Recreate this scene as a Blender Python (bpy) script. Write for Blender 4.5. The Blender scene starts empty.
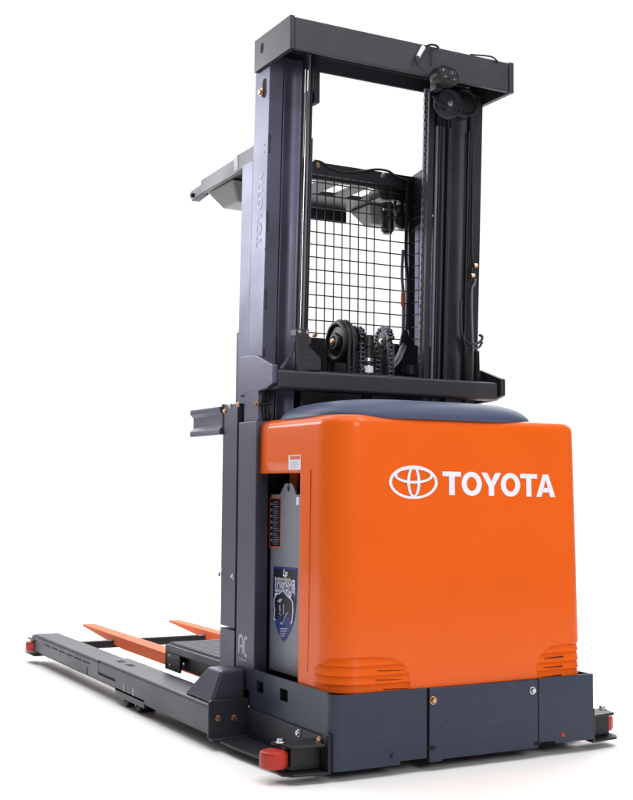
import bpy, bmesh, math, random
from mathutils import Vector, Matrix
random.seed(7)
R_ = math.radians
COL = bpy.context.scene.collection
scn = bpy.context.scene

# ------------------------------------------------------------------ camera
F, CX, CY = 1202.7, 316.5, 404.6          # focal length and principal point for a 633 x 800 frame
CAM = Vector((-1.827, -3.265, 0.9))
yw, pt, rl = (R_(a) for a in (-28.3427, 3.9785, -0.4889))
def mat3(*rows): return Matrix(rows)
RY = mat3((math.cos(yw), math.sin(yw), 0), (-math.sin(yw), math.cos(yw), 0), (0, 0, 1))
BB = mat3((1, 0, 0), (0, 0, -1), (0, 1, 0))
RP = mat3((1, 0, 0), (0, math.cos(pt), math.sin(pt)), (0, -math.sin(pt), math.cos(pt)))
RR = mat3((math.cos(rl), math.sin(rl), 0), (-math.sin(rl), math.cos(rl), 0), (0, 0, 1))
ROT = RR @ RP @ BB @ RY                    # rows: right, down, forward
def P(u, v, x=None, y=None, z=None):
    """point of the photograph carried to a known plane of the truck"""
    d = ROT.transposed() @ Vector(((u - CX) / F, (v - CY) / F, 1.0))
    i, c = (0, x) if x is not None else (1, y) if y is not None else (2, z)
    return CAM + d * ((c - CAM[i]) / d[i])
cd = bpy.data.cameras.new('camera')
cam = bpy.data.objects.new('camera', cd); COL.objects.link(cam)
right, down, fwd = ROT[0], ROT[1], ROT[2]
M = Matrix((right, -down, -fwd)).transposed().to_4x4(); M.translation = CAM
cam.matrix_world = M
cd.sensor_fit = 'HORIZONTAL'; cd.sensor_width = 36; cd.lens = F / 633 * 36
cd.shift_y = (CY - 400) / 633
cd.clip_start = 0.05; cd.clip_end = 500
scn.camera = cam

# ------------------------------------------------------------------ materials
MATS = {}
def paint(name, rgb, rough=0.4, metal=0.0, coat=0.0, var=0.10, bump=0.02, scale=60, spec=0.35, speck=0.0, wear=0.0):
    m = bpy.data.materials.new(name); m.use_nodes = True
    nt = m.node_tree; b = nt.nodes['Principled BSDF']
    tc = nt.nodes.new('ShaderNodeTexCoord')
    n1 = nt.nodes.new('ShaderNodeTexNoise'); n1.inputs['Scale'].default_value = 3.5; n1.inputs['Detail'].default_value = 6
    n2 = nt.nodes.new('ShaderNodeTexNoise'); n2.inputs['Scale'].default_value = scale * 6; n2.inputs['Detail'].default_value = 3
    nt.links.new(tc.outputs['Object'], n1.inputs['Vector']); nt.links.new(tc.outputs['Object'], n2.inputs['Vector'])
    r1 = nt.nodes.new('ShaderNodeMapRange'); r1.inputs[1].default_value = .3; r1.inputs[2].default_value = .7
    r1.inputs[3].default_value = 1 - var; r1.inputs[4].default_value = 1 + var
    nt.links.new(n1.outputs['Fac'], r1.inputs[0])
    mx = nt.nodes.new('ShaderNodeVectorMath'); mx.operation = 'SCALE'; mx.inputs[0].default_value = rgb
    nt.links.new(r1.outputs[0], mx.inputs['Scale'])
    out = mx.outputs[0]
    if speck:
        n3 = nt.nodes.new('ShaderNodeTexNoise'); n3.inputs['Scale'].default_value = 420; n3.inputs['Detail'].default_value = 1
        nt.links.new(tc.outputs['Object'], n3.inputs['Vector'])
        r3 = nt.nodes.new('ShaderNodeMapRange'); r3.inputs[1].default_value = .35; r3.inputs[2].default_value = .65
        r3.inputs[3].default_value = 1 - speck; r3.inputs[4].default_value = 1 + speck
        nt.links.new(n3.outputs['Fac'], r3.inputs[0])
        m2 = nt.nodes.new('ShaderNodeVectorMath'); m2.operation = 'SCALE'
        nt.links.new(out, m2.inputs[0]); nt.links.new(r3.outputs[0], m2.inputs['Scale']); out = m2.outputs[0]
    if wear:   # rubbed and scuffed spots, streaked along the long direction of the panel
        mp = nt.nodes.new('ShaderNodeMapping'); mp.inputs['Scale'].default_value = (3, 3, 22); mp.inputs['Rotation'].default_value = (.5, .9, .2)
        nt.links.new(tc.outputs['Object'], mp.inputs['Vector'])
        n4 = nt.nodes.new('ShaderNodeTexNoise'); n4.inputs['Scale'].default_value = 5; n4.inputs['Detail'].default_value = 9; n4.inputs['Roughness'].default_value = .75
        nt.links.new(mp.outputs[0], n4.inputs['Vector'])
        r4 = nt.nodes.new('ShaderNodeMapRange'); r4.inputs[1].default_value = .57; r4.inputs[2].default_value = .72; r4.inputs[3].default_value = 0; r4.inputs[4].default_value = wear
        nt.links.new(n4.outputs['Fac'], r4.inputs[0])
        mw = nt.nodes.new('ShaderNodeMix'); mw.data_type = 'RGBA'; mw.inputs[7].default_value = (.20, .19, .19, 1)
        nt.links.new(r4.outputs[0], mw.inputs[0]); nt.links.new(out, mw.inputs[6]); out = mw.outputs[2]
    nt.links.new(out, b.inputs['Base Color'])
    rr = nt.nodes.new('ShaderNodeMapRange'); rr.inputs[1].default_value = .3; rr.inputs[2].default_value = .7
    rr.inputs[3].default_value = max(.03, rough - .06); rr.inputs[4].default_value = rough + .06
    nt.links.new(n1.outputs['Fac'], rr.inputs[0]); nt.links.new(rr.outputs[0], b.inputs['Roughness'])
    b.inputs['Metallic'].default_value = metal
    b.inputs['Coat Weight'].default_value = coat; b.inputs['Coat Roughness'].default_value = .06
    b.inputs['Specular IOR Level'].default_value = spec
    if bump:
        bp = nt.nodes.new('ShaderNodeBump'); bp.inputs['Strength'].default_value = bump; bp.inputs['Distance'].default_value = .002
        nt.links.new(n2.outputs['Fac'], bp.inputs['Height']); nt.links.new(bp.outputs[0], b.inputs['Normal'])
    MATS[name] = m
    return m
ORANGE = paint('orange_paint', (.72, .106, .008), .36, coat=.28, var=.02, bump=.03, spec=.10)
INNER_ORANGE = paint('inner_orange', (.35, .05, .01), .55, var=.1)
FORKP = paint('fork_orange', (.72, .135, .042), .5, var=.10, bump=.05, spec=.15, wear=.25)
SKIRT = paint('skirt_steel', (.031, .040, .066), .36, metal=.25, var=.10, bump=.04, speck=.08, wear=.12)
LID = paint('lid_plastic', (.058, .074, .130), .48, var=.06, bump=.04, spec=.25)
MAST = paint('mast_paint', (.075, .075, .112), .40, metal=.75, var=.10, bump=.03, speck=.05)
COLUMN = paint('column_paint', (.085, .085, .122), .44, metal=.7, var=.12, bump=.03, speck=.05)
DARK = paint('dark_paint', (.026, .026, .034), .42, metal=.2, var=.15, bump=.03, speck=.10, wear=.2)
BEAM = paint('beam_paint', (.033, .033, .042), .45, metal=.1, var=.12, bump=.05, speck=.12, wear=.15)
LEGP = paint('leg_paint', (.027, .030, .044), .40, metal=.25, var=.14, bump=.05, speck=.10, wear=.3)
BLACK = paint('black_steel', (.011, .011, .014), .40, var=.2, bump=.02)
BLACKM = paint('matte_black', (.006, .006, .007), .8, var=.2, bump=0)
RUBBER = paint('black_rubber', (.012, .012, .014), .5, var=.2, bump=.05)
HOSE = paint('grey_hose', (.13, .13, .16), .4, var=.1, bump=.02)
CHROME = paint('chrome', (.62, .62, .66), .15, metal=1, var=.04, bump=0)
STEEL = paint('zinc_bolt', (.55, .55, .58), .28, metal=1, var=.08, bump=.02)
CHAINM = paint('chain_steel', (.10, .10, .12), .42, metal=1, var=.2, bump=.05)
BRASS = paint('copper_bolt', (.55, .33, .20), .34, metal=1, var=.1, bump=.02)
BATT = paint('battery_grey', (.215, .225, .265), .42, metal=.15, var=.05, bump=.04, speck=.06)
RED = paint('red_urethane', (.40, .024, .010), .40, coat=.1, var=.10, bump=.05, wear=.35)
LAMPG = paint('lamp_plastic', (.20, .20, .20), .38, var=.05, bump=.02)
WHITE = paint('white_vinyl', (.74, .74, .86), .35, var=.01, bump=0)
FAINT = paint('faint_lettering', (.15, .15, .21), .45, metal=.5, var=.05, bump=0)
PALE = paint('pale_lettering', (.34, .34, .44), .4, var=.05, bump=0)
LABELW = paint('label_white', (.72, .74, .84), .4, var=.02, bump=0)
LABELR = paint('label_red', (.62, .12, .07), .45, var=.05, bump=0)
LABELB = paint('label_black', (.014, .012, .014), .4, var=.1, bump=0)
BLUE = paint('badge_blue', (.024, .038, .20), .35, var=.05, bump=0)
BADGEBLK = paint('badge_black', (.012, .013, .018), .35, var=.1, bump=0)
GREYTXT = paint('grey_print', (.30, .30, .33), .5, var=.05, bump=0)
LENS = paint('lamp_lens', (.03, .03, .035), .08, var=.05, bump=0, coat=.5)
MATP = paint('mat_grey', (.15, .155, .175), .6, var=.12, bump=.06, speck=.15)

# ------------------------------------------------------------------ mesh helpers
def add(bm, tb):
    me = bpy.data.meshes.new('tmp'); tb.to_mesh(me); tb.free(); bm.from_mesh(me); bpy.data.meshes.remove(me)
def finish(bm, tb, bev=0, seg=2, ang=25):
    bmesh.ops.recalc_face_normals(tb, faces=tb.faces)
    if bev:
        es = [e for e in tb.edges if len(e.link_faces) == 2 and e.calc_face_angle(0) > R_(ang)]
        bmesh.ops.bevel(tb, geom=es, offset=bev, segments=seg, profile=.5, affect='EDGES', clamp_overlap=True)
    add(bm, tb)
def box(bm, lo, hi, bev=0, seg=2):
    tb = bmesh.new()
    lo, hi = [min(a, b) for a, b in zip(lo, hi)], [max(a, b) for a, b in zip(lo, hi)]
    bmesh.ops.create_cube(tb, size=1)
    for v in tb.verts: v.co = Vector([lo[i] + (v.co[i] + .5) * (hi[i] - lo[i]) for i in range(3)])
    finish(bm, tb, bev, seg)
def hexa(bm, bot, top, bev=0, seg=2):
    tb = bmesh.new()
    b = [tb.verts.new(p) for p in bot]; t = [tb.verts.new(p) for p in top]; n = len(b)
    tb.faces.new(b); tb.faces.new(t)
    for i in range(n): tb.faces.new((b[i], b[(i + 1) % n], t[(i + 1) % n], t[i]))
    finish(bm, tb, bev, seg)
def prism(bm, pts, axis, a0, a1, bev=0, seg=2):
    f = {'x': lambda p, a: (a, p[0], p[1]), 'y': lambda p, a: (p[0], a, p[1]), 'z': lambda p, a: (p[0], p[1], a)}[axis]
    hexa(bm, [f(p, a0) for p in pts], [f(p, a1) for p in pts], bev, seg)
def frame_of(d):
    d = d.normalized(); u = Vector((0, 0, 1)) if abs(d.z) < .9 else Vector((1, 0, 0))
    a = d.cross(u).normalized(); return a, d.cross(a).normalized(), d
def lathe(bm, c, axis, prof, seg=32, cap=True):
    """prof: list of (radius, height along axis)"""
    tb = bmesh.new(); a, b, d = frame_of(Vector(axis)); c = Vector(c); rings = []
    for r, h in prof:
        rings.append([tb.verts.new(c + d * h + (a * math.cos(t) + b * math.sin(t)) * r) for t in [2 * math.pi * k / seg for k in range(seg)]])
    for p, q in zip(rings, rings[1:]):
        for k in range(seg): tb.faces.new((p[k], p[(k + 1) % seg], q[(k + 1) % seg], q[k]))
    if cap: tb.faces.new(rings[0]); tb.faces.new(rings[-1])
    finish(bm, tb)
def cyl(bm, p0, p1, r, seg=20, bev=0):
    p0 = Vector(p0); p1 = Vector(p1); L = (p1 - p0).length
    pr = [(r, 0), (r, L)] if not bev else [(r - bev, 0), (r, bev), (r, L - bev), (r - bev, L)]
    lathe(bm, p0, p1 - p0, pr, seg)
def smooth_path(pts, n=6):
    pts = [Vector(p) for p in pts]
    if len(pts) < 3: return pts
    out = []
    q = [pts[0] * 2 - pts[1]] + pts + [pts[-1] * 2 - pts[-2]]
    for i in range(1, len(q) - 2):
        for k in range(n):
            t = k / n; p0, p1, p2, p3 = q[i - 1:i + 3]
            out.append(.5 * ((2 * p1) + (p2 - p0) * t + (2 * p0 - 5 * p1 + 4 * p2 - p3) * t * t + (3 * p1 - p0 - 3 * p2 + p3) * t ** 3))
    return out + [pts[-1]]
def tube(bm, pts, r, seg=8, n=6):
    pts = smooth_path(pts, n); tb = bmesh.new(); rings = []; a = None
    for i, p in enumerate(pts):
        d = (pts[min(i + 1, len(pts) - 1)] - pts[max(i - 1, 0)]).normalized()
        if a is None: a, b, _ = frame_of(d)
        a = (a - d * a.dot(d)).normalized(); b = d.cross(a)
        rings.append([tb.verts.new(p + (a * math.cos(2 * math.pi * k / seg) + b * math.sin(2 * math.pi * k / seg)) * r) for k in range(seg)])
    for p, q in zip(rings, rings[1:]):
        for k in range(seg): tb.faces.new((p[k], p[(k + 1) % seg], q[(k + 1) % seg], q[k]))
    tb.faces.new(rings[0]); tb.faces.new(rings[-1])
    finish(bm, tb)
def rounded(x0, x1, z0, z1, r, n=5):
    out = []
    for cx, cz, t0 in ((x1 - r, z1 - r, 0), (x0 + r, z1 - r, 90), (x0 + r, z0 + r, 180), (x1 - r, z0 + r, 270)):
        for k in range(n + 1):
            t = R_(t0 + 90 * k / n); out.append((cx + r * math.cos(t), cz + r * math.sin(t)))
    return out
def B(): return bmesh.new()

ORIG = {}
def thing(name, label, cat, loc, group=None):
    o = bpy.data.objects.new(name, None); COL.objects.link(o); o.location = loc
    o.empty_display_size = .2
    o['label'] = label; o['category'] = cat
    if group: o['group'] = group
    ORIG[o] = Vector(loc); return o
def part(name, bm, m, parent=None, label=None, smooth=42, flat=False, wn=True):
    vs = [v.co for v in bm.verts]
    c = Vector([(min(v[i] for v in vs) + max(v[i] for v in vs)) / 2 for i in range(3)])
    for v in bm.verts: v.co -= c
    me = bpy.data.meshes.new(name); bm.to_mesh(me); bm.free()
    me.materials.append(m)
    if not flat:
        me.polygons.foreach_set('use_smooth', [True] * len(me.polygons))
        me.set_sharp_from_angle(angle=R_(smooth))
    o = bpy.data.objects.new(name, me); COL.objects.link(o)
    o.location = c - (ORIG[parent] if parent else Vector((0, 0, 0)))
    o.parent = parent; ORIG[o] = c
    if not flat and wn:
        md = o.modifiers.new('normals', 'WEIGHTED_NORMAL'); md.keep_sharp = True; md.weight = 80
    if label: o['label'] = label
    return o
def bolt(parent, c, axis, r, m=STEEL, name='bolt', h=None):
    bm = B(); c = Vector(c); a = Vector(axis).normalized(); h = h or r * .8
    lathe(bm, c, a, [(r * 1.35, 0), (r * 1.35, r * .18), (r * 1.28, r * .25)], 20)
    lathe(bm, c + a * r * .2, a, [(r, 0), (r, h * .75), (r * .82, h)], 6)
    return part(name, bm, m, parent)
def text_poly(body, size, bold=0.0, shear=0):
    cu = bpy.data.curves.new('tmp_text', 'FONT'); cu.body = body; cu.size = size; cu.align_x = 'CENTER'; cu.align_y = 'CENTER'
    cu.offset = bold; cu.shear = shear; cu.fill_mode = 'FRONT'; cu.resolution_u = 4
    ob = bpy.data.objects.new('tmp_text', cu); COL.objects.link(ob)
    dg = bpy.context.evaluated_depsgraph_get(); dg.update()
    me = bpy.data.meshes.new_from_object(ob.evaluated_get(dg))
    bpy.data.objects.remove(ob); bpy.data.curves.remove(cu)
    return me
def text(bm, body, size, fn, bold=0.0, shear=0, sx=1.0):
    """lay a line of type on a surface: fn(tx, ty) -> point"""
    me = text_poly(body, size, bold, shear)
    tb = bmesh.new(); tb.from_mesh(me); bpy.data.meshes.remove(me)
    for v in tb.verts: v.co = Vector(fn(v.co.x * sx, v.co.y))
    add(bm, tb)

# ------------------------------------------------------------------ the truck
T = thing('order_picker_truck', 'orange and dark grey order picker truck with tall mast, wire screen and two orange forks', 'order picker', (.515, .6, 0))

# ---- orange cover -----------------------------------------------------------
XL, XR, YF, ZB, ZT, RC, RT = .012, 1.020, .565, .262, 1.137, .105, .034
RCR = .065
def yrear(z, x):
    w = (x - .516) / .504
    return .014 + .016 * (z - ZB) / (ZT - ZB) - .006 * (1 - w * w) ** 2
side_y = [YF, .50, .44, .38, .32, .257] + [.257 - .0065 * k for k in range(1, 26)]
side_y = [y for y in side_y if y > .014 + RC + .018]
def section(z, inset):
    xl, xr = XL + inset + .004 * (z - ZB), XR - inset - .016 * (z - ZB); r = max(RC - inset, .012); rr = max(RCR - inset, .012)
    y0 = yrear(z, xl) + inset
    pts = [(xl, y) for y in side_y]
    pts += [(xl + r - r * math.cos(R_(90 * k / 22)), y0 + r - r * math.sin(R_(90 * k / 22))) for k in range(23)]
    nx = 190
    for k in range(1, nx):
        x = xl + r + (xr - xl - r - rr) * k / nx
        pts.append((x, yrear(z, x) + inset))
    pts += [(xr - rr + rr * math.sin(R_(90 * k / 22)), y0 + rr - rr * math.cos(R_(90 * k / 22))) for k in range(23)]
    pts += [(xr, y) for y in reversed(side_y)]
    return pts
zs = [ZB + .0026 * k for k in range(48)]
zs += [.42, .50, .60, .70, .80, .88, .95, 1.0, 1.04, 1.07, ZT - RT]
levels = [(z, 0) for z in zs] + [(ZT - RT + RT * math.sin(R_(a)), RT * (1 - math.cos(R_(a)))) for a in (9, 18, 27, 36, 45, 54, 63, 72, 81, 90)]
base = section(ZB, 0)
arc = [0]
for p, q in zip(base, base[1:]): arc.append(arc[-1] + math.hypot(q[0] - p[0], q[1] - p[1]))
i0 = min(range(len(base)), key=lambda i: abs(base[i][0] - .29) + (base[i][1] > .1))     # right end of the left louvre
iC = min(range(len(base)), key=lambda i: abs(base[i][0] - .795) + (base[i][1] > .1))
sB = arc[i0]; sA = arc[len(side_y) + 3] - .045; sC = arc[iC]; sD = arc[-1] - (arc[len(side_y) + 3] - .03)
LINES = [.372, .343, .314, .286, .255]
def louvre(s, z):
    d = 0
    for a, b in ((sA, sB), (sC, sD)):
        u = (s - (a + b) / 2) / ((b - a) / 2); h = (z - ZB) / .110
        if abs(u) >= 1 or h >= 1: continue
        e = 1 - (abs(u) ** 3.4 + max(h, 0) ** 3)
        if e <= 0: continue
        for zt, zb in zip(LINES, LINES[1:]):
            if zb <= z < zt:
                t = (z - zb) / (zt - zb)
                d = (.0012 + .0060 * t) * min(1, e / .07)
    return d
bm = B(); grid = []
for z, ins in levels:
    sec = section(z, ins); row = []
    for i, (x, y) in enumerate(sec):
        dx, dy = 0, 0
        if z < .40:
            d = louvre(arc[i], z)
            if d:
                p, q = sec[max(i - 1, 0)], sec[min(i + 1, len(sec) - 1)]
                L = math.hypot(q[0] - p[0], q[1] - p[1]); dx, dy = -(q[1] - p[1]) / L * d, (q[0] - p[0]) / L * d
        row.append(bm.verts.new((x + dx, y + dy, z)))
    grid.append(row)
iy = side_y.index(.257)
for a in range(len(grid) - 1):
    for i in range(len(base) - 1):
        if i < iy and levels[a + 1][0] <= .9501: continue                 # battery opening in the left side
        bm.faces.new((grid[a][i], grid[a][i + 1], grid[a + 1][i + 1], grid[a + 1][i]))
bm.faces.new(grid[-1])
bmesh.ops.recalc_face_normals(bm, faces=bm.faces)
for v in [v for v in bm.verts if not v.link_faces]: bm.verts.remove(v)
cover = part('tractor_cover', bm, ORANGE, T, smooth=28, wn=False)
so = cover.modifiers.new('shell', 'SOLIDIFY'); so.thickness = .012; so.offset = -1
# seam line down the left side
bm = B(); tube(bm, [P(310.7, 470, x=.0135), P(308.6, 622, x=.0125), P(307.6, 672, x=.0125)], .0012, 6, 2); part('seam', bm, INNER_ORANGE, cover)
# dark slots of the louvres
for us, vs in (((378, 408), 671.2), ((376, 410), 680.3), ((384, 411), 689.4), ((545, 564), (658.6, 656.6)), ((544, 563), (668.2, 666.2)), ((542, 562), (677.4, 675.0))):
    v0, v1 = vs if isinstance(vs, tuple) else (vs, vs - .8)
    a, b = P(us[0], v0, y=.012), P(us[1], v1, y=.012)
    zc = (a.z + b.z) / 2; y0 = yrear(zc, a.x)
    bm = B(); prism(bm, [(a.x, a.z - .0002), (b.x, b.z - .0016), (b.x, b.z + .0012), (a.x, a.z + .0006)], 'y', y0 + .0015, y0 + .02)
    part('vent_slot', bm, BLACKM, cover)
# wordmark
def face(x, z, t=0.0): return Vector((x, yrear(z, x) - .0006 - t, z))
def glyphs():
    """letters of the wordmark: polygons in a unit-height box, (width, outlines, rings)"""
    Tt = (.80, [[(0, 1), (0, .80), (.28, .80), (.28, 0), (.52, 0), (.52, .80), (.80, .80), (.80, 1)]], [])
    Oo = (.90, [], [(.45, .5, .45, .515, .22, .30)])
    Yy = (.90, [[(0, 1), (.27, 1), (.45, .63), (.63, 1), (.90, 1), (.57, .40), (.57, 0), (.33, 0), (.33, .40)]], [])
    Aa = (.92, [[(0, 0), (.33, 1), (.59, 1), (.92, 0), (.67, 0), (.61, .20), (.31, .20), (.25, 0)]], [(.46, .49, .0, .0, 0, 0)])
    return {'T': Tt, 'O': Oo, 'Y': Yy, 'A': Aa}
def wordmark(bm, fn, height, total):
    G = glyphs(); word = 'TOYOTA'; gap = [.02, -.02, -.02, .01, -.05]
    w = sum(G[c][0] for c in word) + sum(gap); k = total / w; x = 0
    for i, c in enumerate(word):
        gw, polys, rings = G[c]
        for poly in polys:
            if c == 'A':      # split so the counter stays open
                for pl in ([(0, 0), (.33, 1), (.46, 1), (.46, .78), (.25, 0)], [(.92, 0), (.59, 1), (.46, 1), (.46, .78), (.67, 0)], [(.31, .20), (.61, .20), (.55, .40), (.37, .40)]):
                    f = [bm.verts.new(fn((x + px) * k, pz * height)) for px, pz in pl]; bm.faces.new(f)
            else:
                if c == 'T': pls = [[(0, 1), (0, .80), (.80, .80), (.80, 1)], [(.28, .80), (.28, 0), (.52, 0), (.52, .80)]]
                else: pls = [[(0, 1), (.27, 1), (.45, .63), (.45, .2), (.33, .40)], [(.90, 1), (.63, 1), (.45, .63), (.45, .2), (.57, .40)], [(.33, .40), (.33, 0), (.57, 0), (.57, .40), (.45, .2)]]
                if c == 'Y': pls = [[(0, 1), (.27, 1), (.45, .63), (.33, .40)], [(.63, 1), (.90, 1), (.57, .40), (.45, .63)], [(.33, .40), (.45, .63), (.57, .40), (.57, 0), (.33, 0)]]
                for pl in pls:
                    bm.faces.new([bm.verts.new(fn((x + px) * k, pz * height)) for px, pz in pl])
        for (cx, cz, ao, bo, ai, bi) in rings:
            if ao == 0: continue
            n = 40
            o = [bm.verts.new(fn((x + cx + ao * math.cos(2 * math.pi * j / n)) * k, (cz + bo * math.sin(2 * math.pi * j / n)) * height)) for j in range(n)]
            q = [bm.verts.new(fn((x + cx + ai * math.cos(2 * math.pi * j / n)) * k, (cz + bi * math.sin(2 * math.pi * j / n)) * height)) for j in range(n)]
            for j in range(n): bm.faces.new((o[j], o[(j + 1) % n], q[(j + 1) % n], q[j]))
        x += gw + (gap[i] if i < 5 else 0)
a, b = P(444, 495, y=.012), P(557.5, 497.2, y=.012); top = P(444, 471.3, y=.012)
bm = B(); wordmark(bm, lambda tx, tz: face(a.x + tx, a.z + (b.z - a.z) * tx / (b.x - a.x) + tz), top.z - a.z, b.x - a.x)
bmesh.ops.recalc_face_normals(bm, faces=bm.faces)
part('lettering', bm, WHITE, cover, 'white company lettering on the rear of the orange cover', flat=True)
# emblem: three crossing rings
def ring(bm, cx, cz, ao, bo, ai, bi, dz=0, n=72):
    o = [bm.verts.new(face(cx + ao * math.cos(2 * math.pi * j / n), cz + bo * math.sin(2 * math.pi * j / n), .0002 + dz)) for j in range(n)]
    q = [bm.verts.new(face(cx + ai * math.cos(2 * math.pi * j / n), cz + dz * 0 + bi * math.sin(2 * math.pi * j / n), .0002 + dz)) for j in range(n)]
    for j in range(n): bm.faces.new((o[j], o[(j + 1) % n], q[(j + 1) % n], q[j]))
bm = B()
e0, e1, e2, e3 = P(391, 482.5, y=.012), P(439, 482.5, y=.012), P(415, 465.4, y=.012), P(415, 499, y=.012)
ecx, ecz, ea, eb = (e0.x + e1.x) / 2, (e2.z + e3.z) / 2, (e1.x - e0.x) / 2, (e2.z - e3.z) / 2
ring(bm, ecx, ecz, ea, eb, ea * .885, eb * .855)
ring(bm, ecx, ecz + eb * .02, ea * .27, eb * .93, ea * .155, eb * .80, .0006)
ring(bm, ecx, ecz + eb * .42, ea * .80, eb * .50, ea * .685, eb * .345, .0012)
bmesh.ops.recalc_face_normals(bm, faces=bm.faces)
part('emblem', bm, WHITE, cover, 'white three-ring emblem left of the lettering', flat=True)
# warning sticker on the upper left side
def on_side(x0):
    return lambda u, v: P(u, v, x=x0)
def quad(bm, pts):
    bm.faces.new([bm.verts.new(p) for p in pts])
def sticker(name, parent, m, xq, pts, lift=.001, label=None):
    bm = B(); hexa(bm, [P(u, v, x=xq) for u, v in pts], [P(u, v, x=xq) - Vector((lift, 0, 0)) for u, v in pts]); return part(name, bm, m, parent, label, flat=True)
xs = XL + .003
st = sticker('warning_label', cover, LABELW, xs, [(289, 455.2), (300.8, 454.8), (300.8, 469.4), (289, 469.6)], .0012, 'white sticker with an orange band')
sticker('label_band', st, LABELR, xs - .0014, [(290, 456), (300, 455.8), (300, 459.5), (290, 459.8)], .0004)
bm = B()
for k in range(5):
    v = 461.6 + k * 1.5; w = (9, 8, 9.4, 6, 8.5)[k]
    hexa(bm, *[[P(u, vv, x=xs - .0013 - d) for u, vv in ((290, v), (290 + w, v - .1), (290 + w, v + .35), (290, v + .45))] for d in (0, .0003)])
part('label_text', bm, GREYTXT, st, flat=True)

# ---- lid on top of the cover --------------------------------------------------
bm = B(); LC, LA, LB_ = (.455, .305), .425, .285
def lid_ring(rho, z, n=96, e=3.6):
    out = []
    for k in range(n):
        t = 2 * math.pi * k / n; c, s = math.cos(t), math.sin(t)
        x = math.copysign(abs(c) ** (2 / e), c); y = math.copysign(abs(s) ** (2 / e), s)
        out.append(bm.verts.new((LC[0] + LA * rho * x, LC[1] + LB_ * rho * y, z)))
    return out
prof = [(.985, 1.128), (1.0, 1.134), (1.0, 1.141), (.985, 1.151), (.955, 1.163), (.91, 1.174), (.85, 1.184), (.76, 1.192), (.66, 1.196), (.645, 1.1935), (.62, 1.1935), (.605, 1.197), (.4, 1.202), (.15, 1.204)]
rings = [lid_ring(r, z) for r, z in prof]
for p, q in zip(rings, rings[1:]):
    for k in range(96): bm.faces.new((p[k], p[(k + 1) % 96], q[(k + 1) % 96], q[k]))
bm.faces.new(rings[-1]); bm.faces.new(rings[0]); bmesh.ops.recalc_face_normals(bm, faces=bm.faces)
lid = part('top_lid', bm, LID, T, smooth=40, wn=False)
a, b = P(426, 421, y=.012), P(499, 424, y=.012)
bm = B(); box(bm, (a.x, .016 + RT * .55, ZT - .006), (b.x, .06, ZT + .0045), .002); part('lid_gap_shade', bm, BLACKM, lid)  # dark strip standing in for the recess shadow under the lid

# ---- skirt (chassis) ------------------------------------------------------------
ZS = .264
bm = B()
# left side plate with two square windows, x from -0 to .008
def plate_x(bm, x0, x1, ys, zs_, holes):
    for i in range(len(ys) - 1):
        for j in range(len(zs_) - 1):
            if (i, j) in holes: continue
            box(bm, (x0, ys[i], zs_[j]), (x1, ys[i + 1], zs_[j + 1]))
h1a, h1b = P(256.5, 680.5, x=0), P(263.2, 694, x=0); h2a, h2b = P(279.8, 687.5, x=0), P(287.6, 703, x=0)
zt_, zb_ = (h1a.z + h2a.z) / 2, (h1b.z + h2b.z) / 2
plate_x(bm, 0, .008, [.035, h2b.y, h2a.y, h1b.y, h1a.y, .60], [.035, zb_, zt_, ZS + .004], {(1, 1), (3, 1)})
bmesh.ops.remove_doubles(bm, verts=bm.verts, dist=1e-5)
skirt = part('chassis_skirt', bm, SKIRT, T)
bm = B(); box(bm, (.03, .04, .05), (.99, .59, .235)); part('chassis_dark_fill', bm, BLACKM, skirt)  # added black filler, so the inside behind the windows looks dark
# rear left panel with rounded corner
def wrap(x0, xr_, r, left, x_end, z0, z1, th=.008, ylen=.035):
    pts_o, pts_i = [], []
    if left:
        pts_o = [(0 + r - r * math.cos(R_(9 * k)), r - r * math.sin(R_(9 * k))) for k in range(11)] + [(x_end, 0)]
        pts_i = [(r - (r - th) * math.cos(R_(9 * k)), r - (r - th) * math.sin(R_(9 * k))) for k in range(11)] + [(x_end, th)]
    return pts_o + pts_i[::-1]
bm = B(); prism(bm, wrap(0, 0, .035, True, .245, .035, ZS), 'z', .033, ZS); prism(bm, [(.245, 0), (.345, 0), (.345, .008), (.245, .008)], 'z', .044, ZS)
lp = part('corner_panel', bm, SKIRT, skirt)
bm = B()
prism(bm, [(.353, .030), (.40, .030), (.405, .036), (.79, .036), (.79, ZS - .001), (.353, ZS - .001)], 'y', -.004, .005, .0012, 1)
cp = part('access_panel', bm, SKIRT, skirt)
bm = B()
prism(bm, [(.797, .044), (.80, .044), (.81, .052), (.865, .052), (.872, .042), (1.035, .042), (1.035, ZS + .001), (.797, ZS + .001)], 'y', 0, .008)
box(bm, (1.027, .008, .042), (1.035, .60, ZS + .001))
rp = part('corner_panel', bm, SKIRT, skirt)
for xg in (.347, .7915):
    bm = B(); box(bm, (xg, .0085, .06), (xg + .004, .02, ZS - .003)); part('panel_gap', bm, BLACKM, skirt)
for (u, v), m, r in (((433, 700.5), BRASS, .010), ((532.5, 690.6), STEEL, .010)):
    p = P(u, v, y=-.004); bolt(cp, (p.x, -.0042, p.z), (0, -1, 0), r, m)
p = P(392.6, 755.6, y=0); bolt(lp, (p.x, -.0002, p.z), (0, -1, 0), .008, SKIRT)
p = P(563, 734.8, y=0); bm = B(); cyl(bm, (p.x, -.0012, p.z), (p.x, .003, p.z), .008); part('hole_plug', bm, INNER_ORANGE, rp)
for (u, v) in ((431.8, 748), (537.5, 743.4)):
    p = P(u, v, y=-.004); s = 1 if u < 500 else -1
    bm = B(); prism(bm, rounded(p.x - .014, p.x + .014, p.z - .006, p.z + .006, .005), 'y', -.0052, .003); part('slot', bm, BLACKM, cp)
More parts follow.
